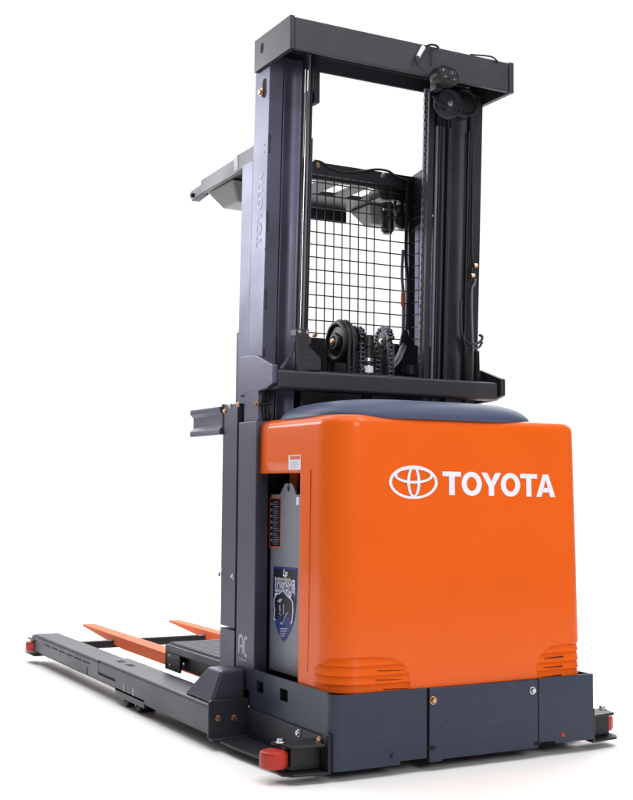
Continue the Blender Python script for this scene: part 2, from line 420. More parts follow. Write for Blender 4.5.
for (u, v) in ((442, 752), (519, 747), (521, 727), (441, 727)):
    p = P(u, v, y=-.004); bm = B(); cyl(bm, (p.x, -.0048, p.z), (p.x, 0, p.z), .0022, 8); part('hole', bm, BLACKM, cp)
# ledge that carries the cover on the right and added black plates that darken the battery gap
bm = B(); box(bm, (.99, .02, ZS - .03), (1.026, .58, ZS - .012)); part('ledge', bm, INNER_ORANGE, skirt)  # the cover's orange reflection is put into the ledge colour
bm = B(); box(bm, (.03, .615, .06), (1.0, .66, 1.12)); box(bm, (.30, .25, .89), (.98, .30, 1.09)); part('gap_dark_plate', bm, BLACKM, T)
bm = B(); box(bm, (.13, .50, .90), (.90, .56, 1.08)); part('inner_frame', bm, INNER_ORANGE, T)  # dark red: shade on the orange inside the cover, put into the colour

# ---- battery, lifted out sideways: a thing of its own --------------------------------
BX = .064
BT = thing('traction_battery', 'grey steel battery box in the side opening, with lifting eye and blue shield badge', 'battery', (.5, .47, .245))
a = P(270.5, 494, x=BX); b_ = P(299, 494, x=BX)
bm = B(); yb0, yb1 = .345, .578; zbt = a.z
e0, e1, e2, e3 = (P(u, 494, x=BX).y for u in (279.5, 284.3, 292.5, 296.3)); zet = P(288, 483.5, x=BX).z
prism(bm, [(yb0, .2645), (yb1, .2645), (yb1, zbt), (yb0, zbt)], 'x', BX, .97, .004)
case = part('case', bm, BATT, BT)
bm = B(); n = 14; ec = ((e1 + e2) / 2, (zbt + zet) / 2 + .004); hw, hh = .010, .0135
out = [(e0, zbt - .002), (e1, zet - .004), (e1 - .006, zet), (e2 + .006, zet), (e2, zet - .004), (e3, zbt - .002)]
# lifting eye: plate with an oval hole, built as a strip between outline and hole
def resample(poly, n):
    L = [0]
    for p, q in zip(poly, poly[1:] + poly[:1]): L.append(L[-1] + math.hypot(q[0] - p[0], q[1] - p[1]))
    res = []
    for k in range(n):
        t = L[-1] * k / n
        for i in range(len(poly)):
            if L[i] <= t <= L[i + 1]:
                f = (t - L[i]) / max(1e-9, L[i + 1] - L[i]); p, q = poly[i], poly[(i + 1) % len(poly)]
                res.append((p[0] + (q[0] - p[0]) * f, p[1] + (q[1] - p[1]) * f)); break
    return res
def raycast(poly, c, t):
    d = (math.cos(t), math.sin(t)); best = 1e9
    for p_, q_ in zip(poly, poly[1:] + poly[:1]):
        e_ = (q_[0] - p_[0], q_[1] - p_[1]); den = d[0] * e_[1] - d[1] * e_[0]
        if abs(den) < 1e-12: continue
        w_ = (p_[0] - c[0], p_[1] - c[1]); k_ = (w_[0] * e_[1] - w_[1] * e_[0]) / den; u_ = (w_[0] * d[1] - w_[1] * d[0]) / den
        if k_ > 0 and -1e-6 <= u_ <= 1 + 1e-6: best = min(best, k_)
    return (c[0] + d[0] * best, c[1] + d[1] * best)
N = 72; oo = [raycast(out, ec, 2 * math.pi * k_ / N) for k_ in range(N)]; tb = bmesh.new(); V = []
for xx in (BX + .0005, BX + .010):
    o = [tb.verts.new((xx, p[0], p[1])) for p in oo]; q = []
    for p in oo:
        t = math.atan2((p[1] - ec[1]), (p[0] - ec[0])); q.append(tb.verts.new((xx, ec[0] + hw * math.cos(t), ec[1] + hh * math.sin(t))))
    V.append((o, q))
for k in range(N):
    j = (k + 1) % N
    for o, q in V: tb.faces.new((o[k], o[j], q[j], q[k]))
    tb.faces.new((V[0][0][k], V[0][0][j], V[1][0][j], V[1][0][k])); tb.faces.new((V[0][1][k], V[0][1][j], V[1][1][j], V[1][1][k]))
finish(bm, tb); part('lifting_eye', bm, BATT, BT)
dp = sticker('data_plate', BT, LABELR, BX, [(270, 497), (281.3, 497.6), (280.7, 548), (269.2, 547.6)], .0012)
sticker('plate_field', dp, LABELB, BX - .0014, [(270.9, 498.6), (280.5, 499), (279.9, 546.6), (270.1, 546.2)], .0004)
bm = B()
for k in range(20):
    v = 502 + k * 2.2; u0 = 273.2 - .02 * k; w = random.uniform(3.5, 6.6)
    hexa(bm, *[[P(u, vv, x=BX - .002 - d) for u, vv in ((u0, v), (u0 + w, v + .1), (u0 + w, v + .6), (u0, v + .5))] for d in (0, .0003)])
for k in range(7):
    v = 503 + k * 6; hexa(bm, *[[P(u, vv, x=BX - .002 - d) for u, vv in ((270.9 - .05 * k / 3, v), (272.3 - .05 * k / 3, v), (272.3 - .05 * k / 3, v + 2), (270.9 - .05 * k / 3, v + 2))] for d in (0, .0003)])
part('plate_text', bm, GREYTXT, dp, flat=True)
# shield badge
def bp(u, v, lift=0): return P(u, v, x=BX) - Vector((.001 + lift, 0, 0))
def flat(bm, pts, lift, th=.0004): hexa(bm, [bp(u, v, lift) for u, v in pts], [bp(u, v, lift + th) for u, v in pts])
def shield(sc, tip, dx=0):
    c = 285.4; out = []
    Lf = [(274, 566.5), (273.2, 585), (273.3, 604), (274.2, 616), (276.2, 626), (279.3, 634.5), (tip[0], tip[1])]
    Rt = [(287.8, 637), (291.6, 629), (294.6, 619), (296.2, 607), (296.9, 590), (297.6, 568)]
    return [(c + (u - c) * sc, 600 + (v - 600) * (sc if sc == 1 else sc * 1.01)) for u, v in Lf + Rt]
bm = B(); flat(bm, shield(1, (284, 642.2)), 0); bd = part('badge', bm, BLUE, BT, 'blue and black shield badge with a charging animal', flat=True)
bm = B(); s2 = shield(.93, (284, 642.2)); flat(bm, [p for p in s2 if p[1] < 622] , .0006); part('badge_field', bm, BADGEBLK, bd, flat=True)
bm = B()
beast = [(275.6, 598), (278, 594.5), (280.5, 594.5), (283, 591.2), (286.5, 595), (290, 598.5), (292.8, 602), (293.2, 611), (292.2, 621), (290.6, 623.5), (290.6, 614), (288, 612), (284.6, 619), (282.8, 623.5), (281.2, 622), (281.8, 615), (279.4, 612.5), (277.2, 619.5), (275.4, 619), (276, 610), (275, 604)]
cxb, cyb = 284.3, 606.5
flat(bm, [(cxb + (u - cxb) * 1.09, cyb + (v - cyb) * 1.07) for u, v in beast], .0012); part('badge_outline', bm, WHITE, bd, flat=True)
bm = B(); flat(bm, beast, .0018); part('badge_animal', bm, BADGEBLK, bd, flat=True)
bm = B()
for pts in ([(278, 601), (281.5, 598), (283.3, 599.5), (281, 603)], [(280, 606), (281, 604), (281.6, 611), (280.6, 612)], [(284.2, 604), (285, 604), (284.6, 614), (283.8, 615)]): flat(bm, pts, .0024)
part('badge_detail', bm, PALE, bd, flat=True)
def badge_txt(uc, vc):
    o = bp(uc, vc, .0014)
    return lambda tx, ty: (o.x, o.y - tx, o.z + ty)
bm = B()
f = badge_txt(285.3, 588.6); text(bm, 'LOADHOG', .048, lambda tx, ty: f(tx, ty * 1.5), .0048, 0, .62); part('badge_title', bm, WHITE, bd, flat=True)
f2 = lambda tx, ty: (lambda p: (p[0] - .0012, p[1], p[2]))(f(tx, ty * 1.5))
bm = B(); text(bm, 'LOADHOG', .048, f2, -.0006, 0, .62); part('badge_title', bm, BLUE, bd, flat=True)
f = badge_txt(285.5, 573.2); bm = B(); text(bm, 'Lp', .034, f, .001, .3, 1); f = badge_txt(285.4, 579.4)
part('badge_script', bm, WHITE, bd, flat=True)
bm = B(); flat(bm, [(279.4, 577.8), (291.2, 578.4), (291.2, 582.2), (279.4, 581.4)], .0014); part('badge_panel', bm, GREYTXT, bd, flat=True)
bm = B()
for k in range(4): flat(bm, [(280.5, 628 + k * 2.4), (288.6 - k * 1.1, 628.2 + k * 2.4), (288.4 - k * 1.1, 629.4 + k * 2.4), (280.6 + k * .5, 629.2 + k * 2.4)], .0014)
part('badge_text', bm, PALE, bd, flat=True)
bm = B(); box(bm, (BX + .02, .352, zbt), (BX + .05, .372, zbt + .035), .004); part('terminal', bm, BLACK, BT)
sticker('tag', BT, LABELW, BX, [(296.6, 497), (299.6, 497), (299.4, 505), (296.4, 505)], .0012)

# ---- lower mast column and carriage post ------------------------------------------------
bm = B(); box(bm, (0, .566, .19), (.05, .718, 1.137), .004)
colm = part('mast_column', bm, COLUMN, T)
bm = B(); box(bm, (.985, .566, .19), (1.032, .718, 1.137), .004); part('mast_column', bm, COLUMN, T)
bm = B(); box(bm, (.012, .58, 1.137), (.045, .70, 1.25), .003); part('column_head', bm, MAST, colm)
o = P(243.2, 645, x=-.0006)
def cf(tx, ty): return (o.x, o.y - tx, o.z + ty)
def thick(bm, pts, w, fn):
    for p, q in zip(pts, pts[1:]):
        d = Vector((q[0] - p[0], q[1] - p[1])); d = d.normalized() if d.length else d; n_ = Vector((-d.y, d.x)) * w / 2; e_ = d * w * .25
        bm.faces.new([bm.verts.new(fn(*c)) for c in ((p[0] + n_.x - e_.x, p[1] + n_.y - e_.y), (p[0] - n_.x - e_.x, p[1] - n_.y - e_.y), (q[0] - n_.x + e_.x, q[1] - n_.y + e_.y), (q[0] + n_.x + e_.x, q[1] + n_.y + e_.y))])
def stroke(bm, pts, w, fn):
    pts = [Vector(p) for p in pts]; row = []
    for k, p in enumerate(pts):
        d0 = (p - pts[k - 1]).normalized() if k else None; d1 = (pts[k + 1] - p).normalized() if k < len(pts) - 1 else None
        d0 = d0 or d1; d1 = d1 or d0
        n0 = Vector((-d0.y, d0.x)); n1 = Vector((-d1.y, d1.x)); m_ = (n0 + n1).normalized(); h_ = w / 2 / max(.5, m_.dot(n0))
        row.append((bm.verts.new(fn(*(p + m_ * h_))), bm.verts.new(fn(*(p - m_ * h_)))))
    for a_, b_ in zip(row, row[1:]): bm.faces.new((a_[0], a_[1], b_[1], b_[0]))
bm = B()
stroke(bm, [(-.036, -.032), (-.036, .016), (-.030, .029), (-.016, .032), (-.007, .024), (-.004, .010), (-.004, -.032)], .0115, cf)
stroke(bm, [(-.0318, -.006), (-.0082, -.006)], .010, cf)
stroke(bm, [(.032, .027), (.018, .028), (.010, .020), (.008, .004), (.008, -.014), (.011, -.028), (.020, -.035), (.032, -.035)], .0115, cf)
stroke(bm, [(-.034, -.050), (.028, -.053)], .0035, cf)
bmesh.ops.recalc_face_normals(bm, faces=bm.faces)
part('letters', bm, PALE, colm, 'two pale joined capital letters', flat=True)
bm = B(); box(bm, (.003, .737, .392), (.045, .866, 1.209), .003); box(bm, (.003, .737, .19), (.045, .866, .384), .003)
post = part('carriage_post', bm, COLUMN, T)
for (u, v), m in (((230.3, 405.6), STEEL), ((238.6, 404.4), BRASS), ((225, 411), BRASS), ((219.8, 574), STEEL), ((233, 576.5), STEEL)):
    p = P(u, v, x=.003); bolt(post, (.0028, p.y, p.z), (-1, 0, 0), .0075, m)
p = P(258, 404.5, x=.01); bolt(colm, (.0115, p.y + .015, p.z), (-1, -.3, 0), .008, BRASS)
bm = B(); prism(bm, [(.80, 1.44), (.832, 1.44), (.90, 1.19), (.80, 1.19)], 'x', .086, .10); part('post_web', bm, COLUMN, post)
# side rail: rolled channel pointing forward
a = P(192.3, 425, x=.0).y
bm = B()
prism(bm, [(-.010, 1.098), (-.010, 1.118), (.004, 1.130), (.004, 1.172), (-.010, 1.184), (-.010, 1.203), (.012, 1.203), (.018, 1.198), (.018, 1.103), (.012, 1.098)], 'y', .868, a, .002, 1)
part('side_rail', bm, COLUMN, T)
bm = B(); box(bm, (0, .858, 1.10), (.02, .874, 1.212), .002); part('rail_bracket', bm, BLACK, post)

# ---- cross tie bar ----------------------------------------------------------------------
bm = B(); box(bm, (.036, .48, 1.246), (.992, .56, 1.314), .011, 3)
bar = part('tie_bar', bm, BEAM, T)
br = [(.466, 1.327), (.60, 1.372), (.66, 1.378), (.745, 1.378), (.745, 1.232), (.52, 1.246), (.466, 1.262)]
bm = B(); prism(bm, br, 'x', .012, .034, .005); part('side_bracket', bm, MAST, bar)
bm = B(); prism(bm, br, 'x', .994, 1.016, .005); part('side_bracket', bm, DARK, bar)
bm = B(); box(bm, (.20, .50, 1.3145), (.62, .556, 1.3185), .001); part('wear_strip', bm, DARK, bar)

# ---- mast uprights ------------------------------------------------------------------------
def lean(z): return -(z - 1.9) * .036
def upright(bm, pts, z0=.35, z1=2.479, bev=.002):
    hexa(bm, [(x, y + lean(z0), z0) for x, y in pts], [(x, y + lean(z1), z1) for x, y in pts], bev, 2)
Y0 = .604
def chan(s):   # outer C channel, s=+1 left, -1 right
    c = .515 if s > 0 else .521
    f = lambda x: c + s * (x - c)
    return [(f(a_), b_) for a_, b_ in ((.046, Y0), (.101, Y0), (.101, Y0 + .016), (.064, Y0 + .022), (.064, Y0 + .10), (.101, Y0 + .106), (.101, Y0 + .122), (.046, Y0 + .122))]
def inner(s):
    c = .515 if s > 0 else .521
    f = lambda x: c + s * (x - c)
    y = Y0 + .012
    prof = [(.110, y), (.120, y), (.135, y + .005), (.148, y + .0075), (.162, y + .005), (.176, y), (.187, y), (.187, y + .02), (.160, y + .028), (.160, y + .085), (.187, y + .09), (.187, y + .108), (.110, y + .108)]
    return [(f(a_), b_) for a_, b_ in prof]
ups = []
for s in (1, -1):
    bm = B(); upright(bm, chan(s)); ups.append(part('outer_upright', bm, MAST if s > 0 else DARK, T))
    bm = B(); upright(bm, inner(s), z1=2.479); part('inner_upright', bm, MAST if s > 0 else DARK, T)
# slot and bolt near the top left, little weld seam plates down the edge
p = P(264.5, 88, x=.046)
bm = B(); prism(bm, rounded(p.y - .016, p.y + .016, p.z - .036, p.z + .036, .015), 'x', .0452, .05); part('slot', bm, BLACKM, ups[0])
p = P(261.5, 92.5, x=.046); bolt(ups[0], (.0455, p.y, p.z), (-1, 0, 0), .011, BRASS)
for v0, v1 in ((134.5, 152), (211, 231), (289, 309), (349, 357)):
    a, b = P(269.6 - (v0 - 135) * .032, v0, x=.05), P(269 - (v0 - 135) * .032, v1, x=.05)
    bm = B(); y_ = Y0 + lean((a.z + b.z) / 2) - .0015; box(bm, (.048, y_ - .002, b.z), (.056, y_ + .001, a.z), .001); part('weld', bm, BLACK, ups[0])
for v in (145, 152, 249.5, 346):
    p = P(264.8, v, x=.046); bm = B(); cyl(bm, (.0454, p.y, p.z), (.047, p.y, p.z), .0025, 8); part('hole', bm, BLACKM, ups[0])
# lettering up the left upright
a = P(258.3, 247, x=.0452); b = P(261.5, 172, x=.0452); yc = Y0 + .045
bm = B(); H = .042
wordmark(bm, lambda tx, tz: (.0452, yc + lean(a.z + tx) - .010 + tz, a.z + tx), H, b.z - a.z)
part('lettering', bm, FAINT, ups[0], 'faint company lettering running up the mast side', flat=True)
# rods, hoses and inner rails on the left
yl = Y0 + .02
for x, r, m, nm in ((.194, .0055, BLACK, 'hose'), (.2065, .0042, CHROME, 'rod'), (.219, .0045, HOSE, 'rod'), (.2285, .006, BLACK, 'hose')):
    bm = B(); tube(bm, [(x, yl + lean(1.32), 1.32), (x, yl + lean(2.51), 2.51)], r, 10); part(nm, bm, m, T)
bm = B(); upright(bm, [(.222, Y0 + .03), (.241, Y0 + .03), (.241, Y0 + .10), (.222, Y0 + .10)], 1.0, 2.38); part('mast_rail', bm, BLACK, T)
bm = B(); upright(bm, [(.2385, Y0 + .022), (.2415, Y0 + .022), (.2415, Y0 + .03), (.2385, Y0 + .03)], 1.3, 2.2, .0005); part('wear_strip', bm, MAST, T)
bm = B(); box(bm, (.236, Y0 - .01, 2.33), (.258, Y0 + .04, 2.53), .003); part('hose_guide', bm, DARK, T)
# hose clamp plate bottom left
q = [(297, 328.6), (308.6, 328.9), (309.2, 347), (320.8, 358.8), (320.6, 370.5), (296.6, 370.2)]
bm = B(); pp = [P(u, v, y=.50) for u, v in q]; prism(bm, [(p.x, max(p.z, 1.3145)) for p in pp], 'y', .497, .505, .0015)
cl = part('clamp_plate', bm, DARK, T)
bm = B(); p, p2 = P(292.8, 329.5, y=.51), P(297, 336, y=.51); box(bm, (p.x, .505, p2.z), (p2.x + .01, .53, p.z), .002); part('clamp', bm, LAMPG, cl)
for u, v in ((299.6, 331.6), (307.7, 332.2)):
    p = P(u, v, y=.497); bolt(cl, (p.x, .4968, p.z), (0, -1, 0), .0052, STEEL)
bm = B(); tube(bm, [P(295.5, 341, y=.53), P(292, 352, y=.54), P(286, 362, y=.56), P(281, 368.5, y=.57)], .006); part('hose', bm, HOSE, T)
# right inner rails, hoses
for x0, x1, dy, m in ((.741, .768, .0, DARK), (.7685, .79, .035, BLACK), (.7905, .808, .012, DARK), (.8085, .846, .034, BLACK)):
    bm = B(); upright(bm, [(x0, Y0 + dy), (x1, Y0 + dy), (x1, Y0 + dy + .022), (x0, Y0 + dy + .022)], 1.0, 2.47, .003); part('mast_rail', bm, m, T)
for x, dy, r, m in ((.776, -.004, .0055, HOSE), (.788, -.006, .005, BLACK), (.806, -.006, .0065, DARK), (.826, -.012, .0045, BLACK), (.838, -.004, .0055, DARK), (.924, -.010, .0055, BLACK)):
    bm = B(); tube(bm, [(x, Y0 + dy + lean(1.315), 1.315), (x, Y0 + dy + lean(2.32), 2.32)], r, 10); part('hose', bm, m, T)
bm = B(); upright(bm, [(.772, Y0 + .058), (.850, Y0 + .058), (.850, Y0 + .066), (.772, Y0 + .066)], 2.02, 2.47, .001); part('mast_rail', bm, BLACK, T)
# lift chain: links alternate
def chain(bm, x, y, z0, z1, w, pitch=.0165, ly=False):
    n = int((z1 - z0) / pitch); k = 0
    for i in range(n):
        z = z0 + pitch * (i + .5); yy = y + (lean(z) if ly else 0)
        cyl(bm, (x - w / 2, yy, z), (x + w / 2, yy, z), .0042, 8)
        for sx in (-1, 1):
            xx = x + sx * w * (.22 if i % 2 else .38)
            prism(bm, rounded(yy - .006, yy + .006, z - pitch * .78, z + pitch * .78, .0055, 2), 'x', xx - .0013, xx + .0013)
bm = B(); chain(bm, .724, .606, 1.32, 2.46, .014, ly=True); part('lift_chain', bm, CHAINM, T)

# ---- top crosshead beam --------------------------------------------------------------------
bm = B()
box(bm, (.053, .402, 2.437), (.985, .418, 2.553), .004)
box(bm, (.053, .418, 2.537), (.985, .686, 2.553), .003)
box(bm, (.053, .676, 2.482), (.985, .688, 2.536), .003)
bm2 = None
beam = part('crosshead_beam', bm, BEAM, T)
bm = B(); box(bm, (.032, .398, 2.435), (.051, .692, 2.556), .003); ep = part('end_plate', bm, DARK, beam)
p = P(262, 48, x=.032); bm = B(); prism(bm, [(p.y + .013 * math.cos(R_(15 * k)), p.z + .020 * math.sin(R_(15 * k))) for k in range(24)], 'x', .0314, .04); part('hole', bm, BLACKM, ep)
bm = B(); box(bm, (.987, .398, 2.435), (1.008, .692, 2.556), .003); part('end_plate', bm, BEAM, beam)

# work light on the beam
wl = thing  # keep name short below
bm = B(); wc = P(443.7, 77, y=.345)
def sup(bm, c, hx, hz, y0, y1, prof, e=2.6, n=40):
    tb = bmesh.new(); rings = []
    for sc, yy in prof:
        rg = []
        for k in range(n):
            t = 2 * math.pi * k / n; cc, ss = math.cos(t), math.sin(t)
            dx, dz = hx * sc * math.copysign(abs(cc) ** (2 / e), cc), hz * sc * math.copysign(abs(ss) ** (2 / e), ss)
            rg.append(tb.verts.new((c.x + dx, y0 + (y1 - y0) * yy, c.z + dz - dx * .12)))
        rings.append(rg)
    for p_, q_ in zip(rings, rings[1:]):
        for k in range(n): tb.faces.new((p_[k], p_[(k + 1) % n], q_[(k + 1) % n], q_[k]))
    tb.faces.new(rings[0]); tb.faces.new(rings[-1]); finish(bm, tb)
sup(bm, wc, .049, .033, .315, .392, [(.80, .03), (.86, .03), (.90, .0), (.97, 0), (1.0, .08), (1.0, .45), (.88, .75), (.62, 1.0)])
light = part('work_light', bm, BLACK, T, 'small oval black twin lamp on the top beam')
for dx in (-.018, .022):
    bm = B(); lathe(bm, (wc.x + dx, .3175, wc.z - dx * .12), (0, -1, 0), [(.019, 0), (.0195, .002), (.018, .0028), (.0165, .001), (.004, .0015)], 24); part('lens', bm, LENS, light)
    for dz, ddx in ((.010, -.004), (-.011, .005)):
        bm = B(); lathe(bm, (wc.x + dx + ddx, .3155, wc.z - dx * .12 + dz), (0, -1, 0), [(.0028, 0), (.0024, .0015), (.001, .002)], 12); part('reflector', bm, STEEL, light)
bm = B(); p = P(434, 90, y=.39); box(bm, (p.x - .012, .36, p.z - .005), (p.x + .02, .40, p.z + .035), .003); cyl(bm, (p.x, .385, p.z + .04), (p.x, .37, p.z + .06), .008, 12); part('lamp_bracket', bm, BLACK, light)
bm = B(); tube(bm, [P(425.3, 46.5, y=.39), P(431, 44.5, y=.385), P(436.5, 45.6, y=.39), P(438.5, 47.5, y=.41)], .0045); part('lamp_cable', bm, RUBBER, light)
bm = B(); tube(bm, [P(417.8, 57, y=.385), P(416.4, 61, y=.38), P(419, 66, y=.38), P(426, 72, y=.375), P(432, 76, y=.37)], .0035)
part('lamp_cable', bm, RUBBER, light)
bm = B(); tube(bm, [P(431.6, 47, y=.39), P(431.4, 66, y=.392)], .002); part('lamp_cable', bm, RUBBER, light)
bm = B(); tube(bm, [P(470, 54.5, y=.42), P(485, 55.6, y=.41), P(493, 57.2, y=.40), P(498, 62, y=.396)], .0035); part('lamp_cable', bm, RUBBER, light)
bm = B(); tube(bm, [P(418.2, 56.6, y=.385), P(420.5, 52, y=.384), P(423.5, 47.2, y=.386)], .0085, 10); part('plug', bm, LABELW, light)

# pulleys under the beam on the right
def pulley(name, c, axis, r, w, m, hub=True, groove=True):
    bm = B(); h = w / 2
    pr = [(r * .30, -h * .9), (r * .62, -h * .55), (r * .80, -h * .62), (r * .86, -h), (r * .97, -h), (r, -h * .8), (r, -h * .6), (r * .86, -h * .2), (r * .86, h * .2), (r, h * .6), (r, h * .8), (r * .97, h), (r * .3, h * .9)]
    lathe(bm, c, axis, pr, 48)
    o = part(name, bm, m, T)
    if hub: bolt(o, Vector(c) - Vector(axis).normalized() * h * .9, -Vector(axis), r * .16, STEEL)
    return o
p = P(451, 101.5, y=.50); pulley('sheave', (p.x, .52, p.z - .004), (0, 1, 0), .057, .035, DARK)
p = P(464.5, 103, y=.567); pulley('sheave', (p.x, .567, p.z), (0, 1, 0), .056, .03, BLACK, hub=False)
bm = B(); p = P(436, 97, y=.5); prism(bm, [(p.x - .02, 2.40), (p.x + .01, 2.40), (p.x + .05, 2.372), (p.x + .046, 2.355), (p.x, 2.375)], 'y', .492, .499, .001); part('sheave_bracket', bm, BLACK, T)

# ---- hoses and fittings on the right upright -------------------------------------------------
yy = Y0 - .012
def pr_(u, v, y=yy): return P(u, v, y=y)
bm = B(); tube(bm, [pr_(473, 120), pr_(472.6, 200), pr_(472.2, 240), pr_(473, 262), pr_(474.5, 268)], .0045); part('hose', bm, RUBBER, T)
bm = B(); tube(bm, [pr_(475.4, 266), pr_(472.2, 270), pr_(472.4, 276)], .0075, 10); part('fitting', bm, BLACK, T)
for u, v in ((475.3, 266), (472.5, 276)):
    c = pr_(u, v, yy - .01); bm = B(); lathe(bm, c + Vector((-.008, 0, 0)), (1, -.2, .2), [(.006, 0), (.0085, .002), (.0085, .014), (.006, .018)], 6); part('fitting', bm, BRASS, T)
bm = B(); tube(bm, [pr_(475.6, 279), pr_(474.4, 284), pr_(472, 291), pr_(472, 320), pr_(473, 350), pr_(472.4, 368), pr_(471.6, 381)], .0046); part('hose', bm, HOSE, T)
bm = B(); tube(bm, [pr_(463.8, 334), pr_(465.5, 340), pr_(470, 343.5), pr_(477, 343.5), pr_(481.5, 340), pr_(482, 336.5), pr_(479.5, 335)], .0055); tube(bm, [pr_(472, 348), pr_(479, 347), pr_(482.2, 342)], .005); part('hose', bm, DARK, T)
for u0, u1, v0, v1 in ((464.8, 466.6, 351, 381), (476.5, 477.2, 351, 381)):
    bm = B(); a, b = pr_(u0, v0, .548), pr_(u1, v1, .548); n = 26
    cyl(bm, b, a, .0105, 14)
    for k in range(n):
        c = b + (a - b) * (k + .5) / n; lathe(bm, c - (a - b) / n * .3, a - b, [(.0105, 0), (.0128, (a - b).length / n * .3), (.0105, (a - b).length / n * .6)], 14, cap=False)
    part('hose_spring', bm, RUBBER, T)
bm = B(); tube(bm, [pr_(461, 300), pr_(461.2, 330), pr_(463.5, 338), pr_(466, 350)], .005); part('hose', bm, BLACK, T)
# hoses hanging below the left bracket
for k, (u0, u1) in enumerate(((264.5, 263.5), (267.5, 268.4), (270, 266))):
    bm = B(); tube(bm, [P(u0 + 2, 389, y=.585), P(u0, 398, y=.575), P(u1, 406, y=.572), P(u0 - .5, 416, y=.575), P(u1, 424, y=.59)], .0062); part('hose', bm, (BLACK, DARK, RUBBER)[k], T)
bm = B(); a, b = P(258.5, 404.4, y=.568), P(271, 403.5, y=.568); cyl(bm, a, b, .006, 10); part('hose_clip', bm, BLACK, T)

# ---- lift gear between the uprights -----------------------------------------------------------
yg = .66
c = P(334.5, 341.5, y=yg)
bm = B(); r = .078
lathe(bm, (c.x, yg, c.z), (1, 0, 0), [(.020, .004), (.020, -.006), (.030, -.006), (.034, .006), (.056, .010), (.064, .002), (.070, 0), (r, .003), (r, .010), (.070, .016), (.070, .020), (r, .026), (r, .030), (.070, .036), (.070, .040), (r, .046), (r, .050), (.068, .056), (.066, .064), (.02, .064)], 56)
hp = part('hose_pulley', bm, BLACK, T)
bolt(hp, (c.x - .006, yg, c.z), (-1, 0, 0), .009, BRASS)
for dx in (.018, .038):
    bm = B(); tube(bm, [(c.x + dx, yg - .076, 1.315), (c.x + dx, yg - .077, c.z), (c.x + dx, yg - .05, c.z + .06), (c.x + dx, yg, c.z + .078), (c.x + dx, yg + .055, c.z + .055), (c.x + dx, yg + .077, c.z), (c.x + dx, yg + .077, 1.3)], .007, 10); part('hose', bm, RUBBER, T)
def sprocket_chain(u, v, r, w, zbot=1.318):
    c = P(u, v, y=yg - .02); n = 16; bmc = B(); y0 = yg - .02
    zc = P(u, v, y=y0).z
    chain(bmc, c.x, y0 - r, zbot, zc, w, .0165)
    for k in range(10):
        t = math.pi * (k + .5) / 10
        pc = Vector((c.x, y0 - r * math.cos(t), zc + r * math.sin(t)))
        cyl(bmc, pc - Vector((w / 2, 0, 0)), pc + Vector((w / 2, 0, 0)), .0048, 8)
        for sx in (-1, 1):
            d = Vector((0, math.sin(t), math.cos(t))) * .011; xx = c.x + sx * w * (.24 if k % 2 else .40)
            cyl(bmc, (xx - .0014, pc.y, pc.z), (xx + .0014, pc.y, pc.z), .0085, 10)
    chain(bmc, c.x, y0 + r, zbot, zc, w, .0165)
    part('lift_chain', bmc, CHAINM, T)
    bms = B(); lathe(bms, (c.x - w * .42, y0, zc), (1, 0, 0), [(.012, 0), (r * .55, 0), (r * .62, .003), (r - .006, .003), (r - .006, w * .8), (.012, w * .84)], 36)
    o = part('sprocket', bms, BLACK, T); bolt(o, (c.x - w * .43, y0, zc), (-1, 0, 0), .007, STEEL)
sprocket_chain(356.3, 340, .046, .030)
sprocket_chain(384.0, 341, .048, .030)
yc_ = yg - .058
cc = P(367.4, 350, y=yc_); zt = P(367.4, 335.5, y=yc_).z
bm = B(); lathe(bm, (cc.x, yc_, 1.20), (0, 0, 1), [(.022, 0), (.022, 1.36 - 1.20), (.024, 1.362 - 1.2), (.024, 1.375 - 1.2), (.022, 1.377 - 1.2), (.022, zt - .047 - 1.2), (.0255, zt - .044 - 1.2), (.0255, zt - .004 - 1.2), (.022, zt - 1.2)], 32)
lc = part('lift_cylinder', bm, BLACK, T)
bm = B(); lathe(bm, (cc.x, yc_, 1.332), (0, 0, 1), [(.0222, 0), (.0226, .001), (.0226, .055), (.0222, .056)], 32); part('cylinder_band', bm, STEEL, lc)
bm = B(); lathe(bm, (cc.x, yc_, 1.334), (0, 0, 1), [(.0228, 0), (.0228, .024)], 24, cap=False); part('cylinder_label', bm, LABELW, lc)
bm = B(); tube(bm, [P(391, 366, y=.70), P(397, 357, y=.74), P(402.5, 345, y=.80), P(404.5, 336, y=.83)], .006); tube(bm, [P(390, 369, y=.71), P(399, 361, y=.75), P(405, 347, y=.80), P(405.5, 338, y=.83)], .006); part('hose', bm, HOSE, T)
bm = B(); prism(bm, [(P(u, v, y=.80).x, P(u, v, y=.80).z) for u, v in ((403, 330), (407.5, 330), (409, 338), (418, 368), (410, 372), (402, 372), (400, 345))], 'y', .80, .81, .001); part('hose_shroud', bm, DARK, T)
bm = B(); a, b = P(410, 365, y=.70), P(417, 374, y=.70); box(bm, (a.x, .70, b.z), (b.x, .73, a.z), .002); part('stop_block', bm, COLUMN, T)

# ---- operator compartment ------------------------------------------------------------------------
YM = .85
bm = B(); box(bm, (.06, YM, .25), (.99, YM + .03, 1.488), .003); rear = part('rear_panel', bm, BLACK, T)
bm = B(); box(bm, (.24, YM - .012, 1.49), (.36, YM, 1.46), .002); p = P(315, 335, y=YM - .01); cyl(bm, (p.x, YM - .016, p.z), (p.x, YM, p.z), .008, 10); part('latch', bm, BRASS, rear)
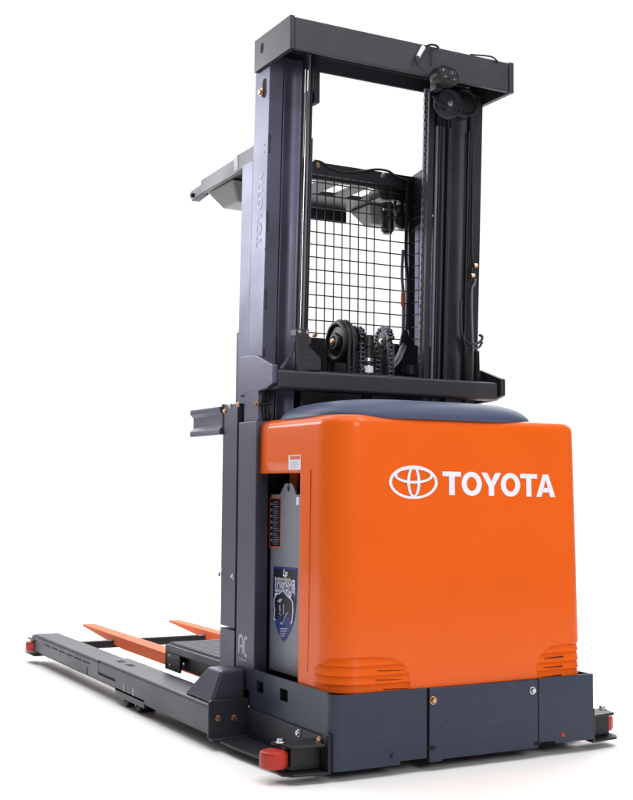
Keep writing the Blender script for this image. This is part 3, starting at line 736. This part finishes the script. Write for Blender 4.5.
# mesh screen
bm = B(); XS0, XS1 = .16, .822
zlist = []
z = P(316, 332.5, y=YM).z
zz = [P(316, v, y=YM).z for v in (232, 244.3, 256.8, 269.5, 282, 295, 307.5, 320, 333)]
step = (zz[0] - zz[-1]) / 8
k = -1
while zz[0] + step * k < 2.14:
    k += 1
zl = [zz[-1] + step * j for j in range(0, 8 + k)]
for z in zl:
    cyl(bm, (XS0, YM, z), (XS1, YM, z), .0026, 6)
    cyl(bm, (XS1, YM, z), (XS1 + .005, YM - .20, z), .0021, 6)
xv = [P(u, 290, y=YM).x for u in (324.2, 332.9, 341.2, 349.2, 357.5, 365.7, 373.6, 389.4)]
stx = (xv[6] - xv[0]) / 6
xv += [xv[0] - stx * j for j in range(1, 6)]
for x in xv: cyl(bm, (x, YM - .004, 1.488), (x, YM - .004, 2.135), .0025, 6)
for y in (.06, .12): cyl(bm, (XS1 + .005, YM - y, 1.488), (XS1 + .005, YM - y, 2.10), .0018, 6)
part('wire_mesh', bm, BLACK, T)
bm = B(); box(bm, (XS1 - .008, YM - .006, 1.30), (XS1 + .022, YM + .02, 2.16), .003); part('mesh_post', bm, BLACK, T)
bm = B(); box(bm, (.148, YM - .006, 1.48), (.159, YM + .02, 2.13), .003); part('mesh_post', bm, BLACK, T)
p0 = P(404.5, 230, y=YM - .012)
bm = B(); tube(bm, [P(407, 182, y=YM - .012), P(406.5, 215, y=YM - .012), P(406, 260, y=YM - .012), P(408.2, 285, y=YM - .012), P(407, 330, y=YM - .012)], .007); part('cable', bm, RUBBER, T)
bm = B(); tube(bm, [P(403, 250, y=YM - .012), P(402, 275, y=YM - .012), P(403.4, 300, y=YM - .012), P(402.8, 345, y=YM - .012)], .0065); part('cable', bm, HOSE, T)
bm = B(); tube(bm, [P(402.6, 293, y=YM - .02), P(402.3, 299, y=YM - .02), P(402.4, 306, y=YM - .02)], .0067, 10); part('cable_sleeve', bm, LABELR, T)
# pillars
bm = B(); box(bm, (1.0, .86, 1.3), (1.03, 1.17, 2.06), .004); part('pillar', bm, MAST, T)
a, b = P(247.9, 215, x=.03).y, P(254, 215, x=.03).y
bm = B(); hexa(bm, [(.0465, .7525, 1.14), (.085, .7525, 1.14), (.085, .84, 1.14), (.0465, .84, 1.14)], [(.0465, .7195, 2.115), (.085, .7195, 2.115), (.085, .815, 2.115), (.0465, .815, 2.115)], .002); part('pillar', bm, MAST, T)
# overhead guard
def sx(a, b): return (180 + a / 7.9125, 130 + b / 7.9125)
def gy(a, b, x=.07): return P(*sx(a, b), x=x)
bm = B()
pl = [gy(a_, b_) for a_, b_ in ((600, 118), (470, 195), (440, 230), (170, 400), (170, 503), (450, 343), (480, 315), (600, 235))]
prism(bm, [(p.y, p.z) for p in pl], 'x', .066, .088, .002)
guard = part('overhead_guard', bm, LEGP, T)
bm = B(); tipb = [gy(a_, b_, .092) for a_, b_ in ((172, 430), (90, 485), (82, 520), (98, 562), (172, 505))]; prism(bm, [(p.y, p.z) for p in tipb], 'x', .089, .125, .003); part('guard_tip', bm, LEGP, guard)
p = gy(95, 515, .085); bm = B(); cyl(bm, (.078, p.y, p.z), (.0885, p.y, p.z), .010, 14, .002); part('rubber_stop', bm, RUBBER, guard)
pl2 = [gy(a_, b_) for a_, b_ in ((437, 228), (468, 195), (468, 310), (437, 332))]; bm = B(); prism(bm, [(p.y, p.z) for p in pl2], 'x', .0645, .0675); part('reflective_strip', bm, LAMPG, guard)
ZG = 2.13
bm = B(); box(bm, (.09, YM - .005, 2.134), (.86, YM + .035, 2.186), .004); rb = part('rear_rail', bm, DARK, guard)
bm = B(); box(bm, (.09, YM + .02, ZG - .008), (1.0, .892, ZG + .003), .001); box(bm, (.09, 1.079, ZG - .008), (1.0, 1.30, ZG + .008), .002)
gaps = [(.245, .300), (.367, .427), (.513, .584), (.648, .715), (.80, .85)]
edges = [.09] + [e for g in gaps for e in g] + [1.0]
for i in range(0, len(edges), 2): box(bm, (edges[i], .893, ZG - .007), (edges[i + 1], 1.078, ZG + .003), .001)
part('roof_slats', bm, DARK, guard)
bm = B(); box(bm, (.32, 1.285, 2.07), (.77, 1.30, ZG - .009), .002); part('front_rail', bm, DARK, guard)
bm = B(); box(bm, (1.0, .84, 2.07), (1.02, 1.30, 2.15), .003); part('side_beam', bm, DARK, guard)
# dark plate joining screen and right upright
a, b, c_, d = P(409, 178.5, x=.84), P(422, 169.5, x=.84), P(423, 222, x=.84), P(409.5, 230.5, x=.84)
bm = B(); prism(bm, [(p.y, p.z) for p in (a, b, c_, d)], 'x', .838, .846, .001); part('corner_plate', bm, DARK, guard)
bm = B(); tube(bm, [P(u, v, y=YM - .012) for u, v in ((314, 160.5), (321, 162), (331, 168), (345, 172), (360, 171.5), (376, 169.3), (388, 171), (397, 177), (405, 180), (409, 183))], .005); part('cable', bm, RUBBER, guard)
for (u, v), m in (((317.8, 165), BRASS), ((383, 175), STEEL)):
    p = P(u, v, y=YM - .006); bolt(guard, (p.x, YM - .0052, p.z), (0, -1, 0), .008, m)
# dome lamps under the roof
for x0, x1, y0, y1 in ((.095, .31, 1.02, 1.275), (.775, .96, 1.10, 1.28)):
    bm = B(); zt_, zb_ = 2.120, 2.045
    hexa(bm, [(x0 + .055, y0 + .06, zb_), (x1 - .055, y0 + .06, zb_), (x1 - .055, y1 - .05, zb_), (x0 + .055, y1 - .05, zb_)], [(x0, y0, zt_), (x1, y0, zt_), (x1, y1, zt_), (x0, y1, zt_)], .010, 3)
    o = part('cabin_lamp', bm, LAMPG, guard)
# black swivel spot and fan by the screen
ys = .90
def gp(u, v, y=ys): return P(u, v, y=y)
bm = B(); a, b = gp(376, 188), gp(403, 203); box(bm, (a.x, ys - .03, b.z), (b.x, ys + .06, a.z), .006)
spot = part('spot_mount', bm, BLACK, guard)
bm = B(); a, b = gp(387, 203), gp(387.5, 232); cyl(bm, b, a, .026, 24, .004); cyl(bm, b - Vector((0, 0, .008)), b + Vector((0, 0, .004)), .019, 20); cyl(bm, gp(387, 221), gp(387, 219), .029, 24, .002); part('spot_lamp', bm, BLACK, spot)
bm = B(); a = gp(386.5, 211); box(bm, (a.x - .036, ys - .034, a.z - .008), (a.x + .036, ys - .026, a.z + .003), .002); part('lamp_ring', bm, STEEL, spot)
bm = B(); c = gp(402.5, 221); lathe(bm, (c.x, ys - .02, c.z), (0, 1, 0), [(.012, 0), (.030, .004), (.036, .012), (.036, .03), (.024, .045)], 28); a = gp(401, 198); lathe(bm, (a.x, ys - .02, a.z), (0, 1, 0), [(.010, 0), (.026, .004), (.030, .02), (.02, .04)], 24); box(bm, (c.x - .01, ys, c.z), (c.x + .01, ys + .02, a.z), .003); part('fan', bm, BLACK, spot)
bm = B(); a = gp(404, 197, ys - .03); cyl(bm, a, a + Vector((0, .012, 0)), .009, 14, .002); part('knob', bm, STEEL, spot)
bm = B(); tube(bm, [gp(396, 186), gp(397, 195), gp(395, 204), gp(398, 214), gp(401, 216)], .006); part('cable', bm, RUBBER, spot)

# ---- platform --------------------------------------------------------------------------------------
PX0, PX1, PY0, PY1 = .018, 1.0, .885, 1.455
bm = B(); box(bm, (PX0, PY0, .222), (PX1, PY1, .250), .003); box(bm, (PX0 + .03, PY0, .16), (PX1 - .03, PY1 - .03, .2215), .002)
plat = part('platform', bm, BLACK, T)
bm = B(); box(bm, (PX0 - .002, PY0, .226), (PX0 + .012, PY1 - .012, .2535), .003); part('platform_edge', bm, LEGP, plat)
bm = B(); box(bm, (PX0 + .014, PY0, .2505), (PX1 - .014, PY1 - .004, .255))
n = 21
for k in range(n):
    y = PY0 + (PY1 - PY0 - .01) * (k + .5) / n; box(bm, (PX0 + .016, y - .0075, .2552), (PX1 - .016, y + .0075, .2610))
part('floor_mat', bm, MATP, plat)
bm = B(); box(bm, (PX0, PY1 - .010, .152), (PX0 + .10, PY1, .2495), .002); box(bm, (PX0 + .002, 1.30, .152), (PX0 + .012, PY1 - .011, .2215), .002); part('end_plate', bm, BLACK, plat)
for u, v in ((170, 655.5), (170, 665), (184, 664)):
    p = P(u, v, x=PX0 + .002); bolt(plat, (PX0 + .0018, p.y, p.z), (-1, 0, 0), .0045, STEEL)
bm = B(); box(bm, (.05, .80, .10), (.98, 1.02, .158), .004); part('carriage', bm, BLACK, T)

# ---- forks ---------------------------------------------------------------------------------------------
def fork(x0, x1):
    zt, yt = .153, 3.14
    bm = B()
    prof = [(1.05, zt - .050), (2.44, zt - .050), (yt, zt - .010), (yt, zt), (1.05, zt)]
    tb = bmesh.new(); s_ = [[], []]
    for i, x in enumerate((x0, x1)):
        for y, z in prof:
            xx = x
            if y == yt: xx = x0 + .018 if i == 0 else x1 - .018
            s_[i].append(tb.verts.new((xx, y, z)))
    nn = len(prof); tb.faces.new(s_[0]); tb.faces.new(s_[1])
    for k in range(nn): tb.faces.new((s_[0][k], s_[0][(k + 1) % nn], s_[1][(k + 1) % nn], s_[1][k]))
    finish(bm, tb, .003, 2)
    return part('fork', bm, FORKP, T)
fork(.178, .282); fork(.675, .775)

# ---- straddle legs ----------------------------------------------------------------------------------------
def leg(x0, x1, side):
    """side -1: outer face is x0 (left leg)"""
    o_, i_ = (x0, x1) if side < 0 else (x1, x0)
    f = lambda a: o_ + (a if side < 0 else -a)        # a metres in from the outer face
    w = abs(x1 - x0)
    bm = B()
    prof = rounded(0, w, .05, .152, .016, 4)
    def slab(y0, y1, z0, z1, a0, a1, r=.014, bev=.001):
        pts = [(f(a_), z_) for a_, z_ in rounded(a0, a1, z0, z1, r, 4)]
        prism(bm, pts, 'y', y0, y1)
    slab(.615, 1.585, .046, .152, 0, w)
    slab(1.585, 1.805, .093, .152, 0, w)
    box(bm, (f(.0), 1.24, .036), (f(.008), 1.584, .07), .002)
    o = part('support_leg', bm, LEGP, T)
    bm = B(); slab(1.586, 2.86, .055, .1475, .005, w - .005, .016); part('leg_extension', bm, LEGP, o)
    bm = B(); prism(bm, [(f(a_), z_) for a_, z_ in rounded(-.004, w + .004, .034, .168, .014)], 'y', .598, .612, .003); ep = part('end_plate', bm, DARK, o)
    bm = B(); prism(bm, [(f(a_), z_) for a_, z_ in ((-.004, .034), (w + .004, .034), (w + .004, .044), (-.004, .044))], 'y', .565, .60, .004); part('end_flange', bm, DARK, ep)
    for u, v in ((218.4, 718.6), (234.5, 718.0)):
        p = P(u, v, y=.598); xx = p.x if side < 0 else 1.035 - p.x
        bolt(ep, (xx, .5975, p.z), (0, -1, 0), .0085, BRASS)
    # gusset block at the mast foot
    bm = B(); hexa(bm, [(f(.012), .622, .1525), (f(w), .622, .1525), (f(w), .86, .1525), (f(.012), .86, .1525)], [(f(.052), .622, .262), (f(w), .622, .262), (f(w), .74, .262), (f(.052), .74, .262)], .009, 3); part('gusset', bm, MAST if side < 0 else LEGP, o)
    # slots, dashes, seam lines
    bm = B()
    for k in range(6):
        y = 2.62 - .125 * k; box(bm, (f(.0042), y - .048, .1145), (f(.009), y + .048, .1205))
    box(bm, (f(.0042), 1.975, .066), (f(.009), 1.985, .098))
    part('slot', bm, BLACKM, o)
    bm = B()
    box(bm, (f(-.0006), 1.803, .094), (f(.004), 1.8075, .150)); box(bm, (f(-.0006), 1.586, .0905), (f(.004), 1.8075, .0935)); part('seam', bm, BLACKM, o)
    bm = B()
    for y in (1.72, 1.60): box(bm, (f(.055), y - .03, .1515), (f(.085), y + .03, .1525))
    part('top_slot', bm, BLACKM, o)
    for y in (1.475, 1.365):
        bm = B(); prism(bm, rounded(y - .010, y + .010, .066, .098, .009), 'x', f(-.0008), f(.004)); part('axle_slot', bm, LAMPG, o)
    for y in (1.50, 1.36):
        bm = B(); lathe(bm, (f(.018), y, .032), (1 if side < 0 else -1, 0, 0), [(.008, 0), (.026, 0), (.030, .004), (.031, .01), (.031, .075), (.026, .08)], 28); wh = part('load_wheel', bm, RUBBER, o)
        bm = B(); lathe(bm, (f(.008), y, .034), (1 if side < 0 else -1, 0, 0), [(.010, 0), (.012, .003), (.012, .012)], 16); part('axle_cap', bm, LEGP, wh)
    # nose and guide roller
    bm = B(); box(bm, (f(.012), 2.86, .060), (f(w - .01), 2.93, .138), .008, 2); part('leg_nose', bm, LEGP, o)
    bm = B(); box(bm, (f(-.012), 2.80, .042), (f(.06), 2.97, .050), .002); box(bm, (f(-.002), 2.84, .112), (f(.06), 2.96, .120), .002); g = part('roller_bracket', bm, BLACK, o)
    bm = B(); lathe(bm, (f(.016), 2.90, .058), (0, 0, 1), [(.030, 0), (.040, .003), (.042, .010), (.042, .038), (.040, .046), (.030, .049)], 36); part('guide_roller', bm, RED, g)
    return o
lg = leg(-.150, -.006, -1); leg(1.041, 1.185, 1)
bm = B(); box(bm, (-.01, 2.58, .094), (1.045, 2.62, .130), .004); part('leg_brace', bm, BLACK, T)
bm = B(); box(bm, (.20, 2.585, .1305), (.64, 2.61, .1325)); part('brace_strip', bm, COLUMN, T)

# ---- side guide brackets with red rollers -------------------------------------------------------------------
def guide(side):
    f = (lambda x: x) if side < 0 else (lambda x: 1.035 - x)
    rx, ry = (-.158, .086) if side < 0 else (-.120, .100)
    bm = B()
    box(bm, (f(-.012), .045, .034), (f(-.001), .597, .134), .003)
    g = part('guide_rail', bm, DARK, T)
    bm = B(); prism(bm, [(f(-.012), .565), (f(-.125), .565), (f(-.125), .43), (f(-.105), .20), (f(-.055), .15), (f(-.012), .15)], 'z', .028, .038, .003); part('base_plate', bm, DARK, g)
    bm = B()
    ly = .066
    # arm: top plate, rear web, bottom lip, end flange
    prism(bm, [(f(-.125), .062 - .03), (f(-.013), .018), (f(-.013), .115), (f(-.150), .125)], 'z', .108, .118, .004)
    prism(bm, [(f(-.150), .050), (f(-.125), .020), (f(-.008), .006), (f(-.008), .115), (f(-.150), .13)], 'z', .026, .036, .004)
    box(bm, (f(-.118), .050, .036), (f(-.013), .112, .110), .006)
    box(bm, (f(-.013), .004, .026), (f(-.001), .044, .146), .006)
    arm = part('roller_arm', bm, BLACK, g)
    bm = B(); lathe(bm, (f(rx), ry, .046), (0, 0, 1), [(.030, 0), (.041, .003), (.044, .012), (.044, .042), (.041, .051), (.030, .055)], 40); part('guide_roller', bm, RED, arm)
    bolt(arm, (f(-.128), .098, .118), (0, 0, 1), .012, STEEL)
    for u, v, m in ((299, 733, STEEL), (319.5, 740.5, BRASS)):
        p = P(u, v, x=-.012); bolt(g, (f(-.0122), p.y, p.z), (-1 if side < 0 else 1, 0, 0), .0095, m)
    return g
guide(-1); guide(1)

# ------------------------------------------------------------------ studio floor
bm = B(); n = 96; RAD = 9
vs = [bm.verts.new((.5 + RAD * math.cos(2 * math.pi * k / n), .8 + RAD * math.sin(2 * math.pi * k / n), 0)) for k in range(n)]
bm.faces.new(vs)
fm = paint('white_floor', (.90, .90, .90), .8, var=0, bump=0, spec=.1)
fl = part('floor', bm, fm); fl['kind'] = 'structure'

# ------------------------------------------------------------------ world: white studio, darker on the camera's side
w = bpy.data.worlds.new('World'); scn.world = w; w.use_nodes = True
nt = w.node_tree; bg = nt.nodes['Background']
tc = nt.nodes.new('ShaderNodeTexCoord')
dt = nt.nodes.new('ShaderNodeVectorMath'); dt.operation = 'DOT_PRODUCT'; dt.inputs[1].default_value = (.4747, .8801, 0)
nt.links.new(tc.outputs['Generated'], dt.inputs[0])
mr = nt.nodes.new('ShaderNodeMapRange'); mr.interpolation_type = 'SMOOTHSTEP'
mr.inputs[1].default_value = .45; mr.inputs[2].default_value = .82; mr.inputs[3].default_value = .13; mr.inputs[4].default_value = 1.08
nt.links.new(dt.outputs['Value'], mr.inputs[0]); nt.links.new(mr.outputs[0], bg.inputs['Strength'])
bg.inputs['Color'].default_value = (1, 1, 1, 1)

def area(name, loc, target, size, power, color=(1, 1, 1), sy=None):
    l = bpy.data.lights.new(name, 'AREA'); l.energy = power; l.color = color
    l.shape = 'RECTANGLE'; l.size = size; l.size_y = sy or size
    o = bpy.data.objects.new(name, l); COL.objects.link(o); o.location = loc
    o.rotation_euler = (Vector(target) - Vector(loc)).to_track_quat('-Z', 'Y').to_euler(); return o
area('top_light', (.5, .8, 6.0), (.5, .8, 0), 9, 420)
area('floor_light', (4.0, 7.3, 4.6), (4.0, 7.3, 0), 11, 1100)
ll = area('left_light', (-2.3, 4.4, 2.9), (.05, .70, 1.85), 1.6, 6.8, (.97, .97, 1), 1.9); ll.data.spread = R_(38)
area('key_light', (.6, -4.6, 2.6), (.6, 0, .8), 1.6, 84, (1, .98, .95))
for i in range(3):
    for j in range(2):
        area('ceiling_light', (-1.2 + 1.5 * i, -2.6 + 1.6 * j, 4.6), (.2, .3, .8), .16, 14)

scn.view_settings.view_transform = 'Standard'; scn.view_settings.look = 'None'
scn.view_settings.exposure = 0; scn.view_settings.gamma = 1
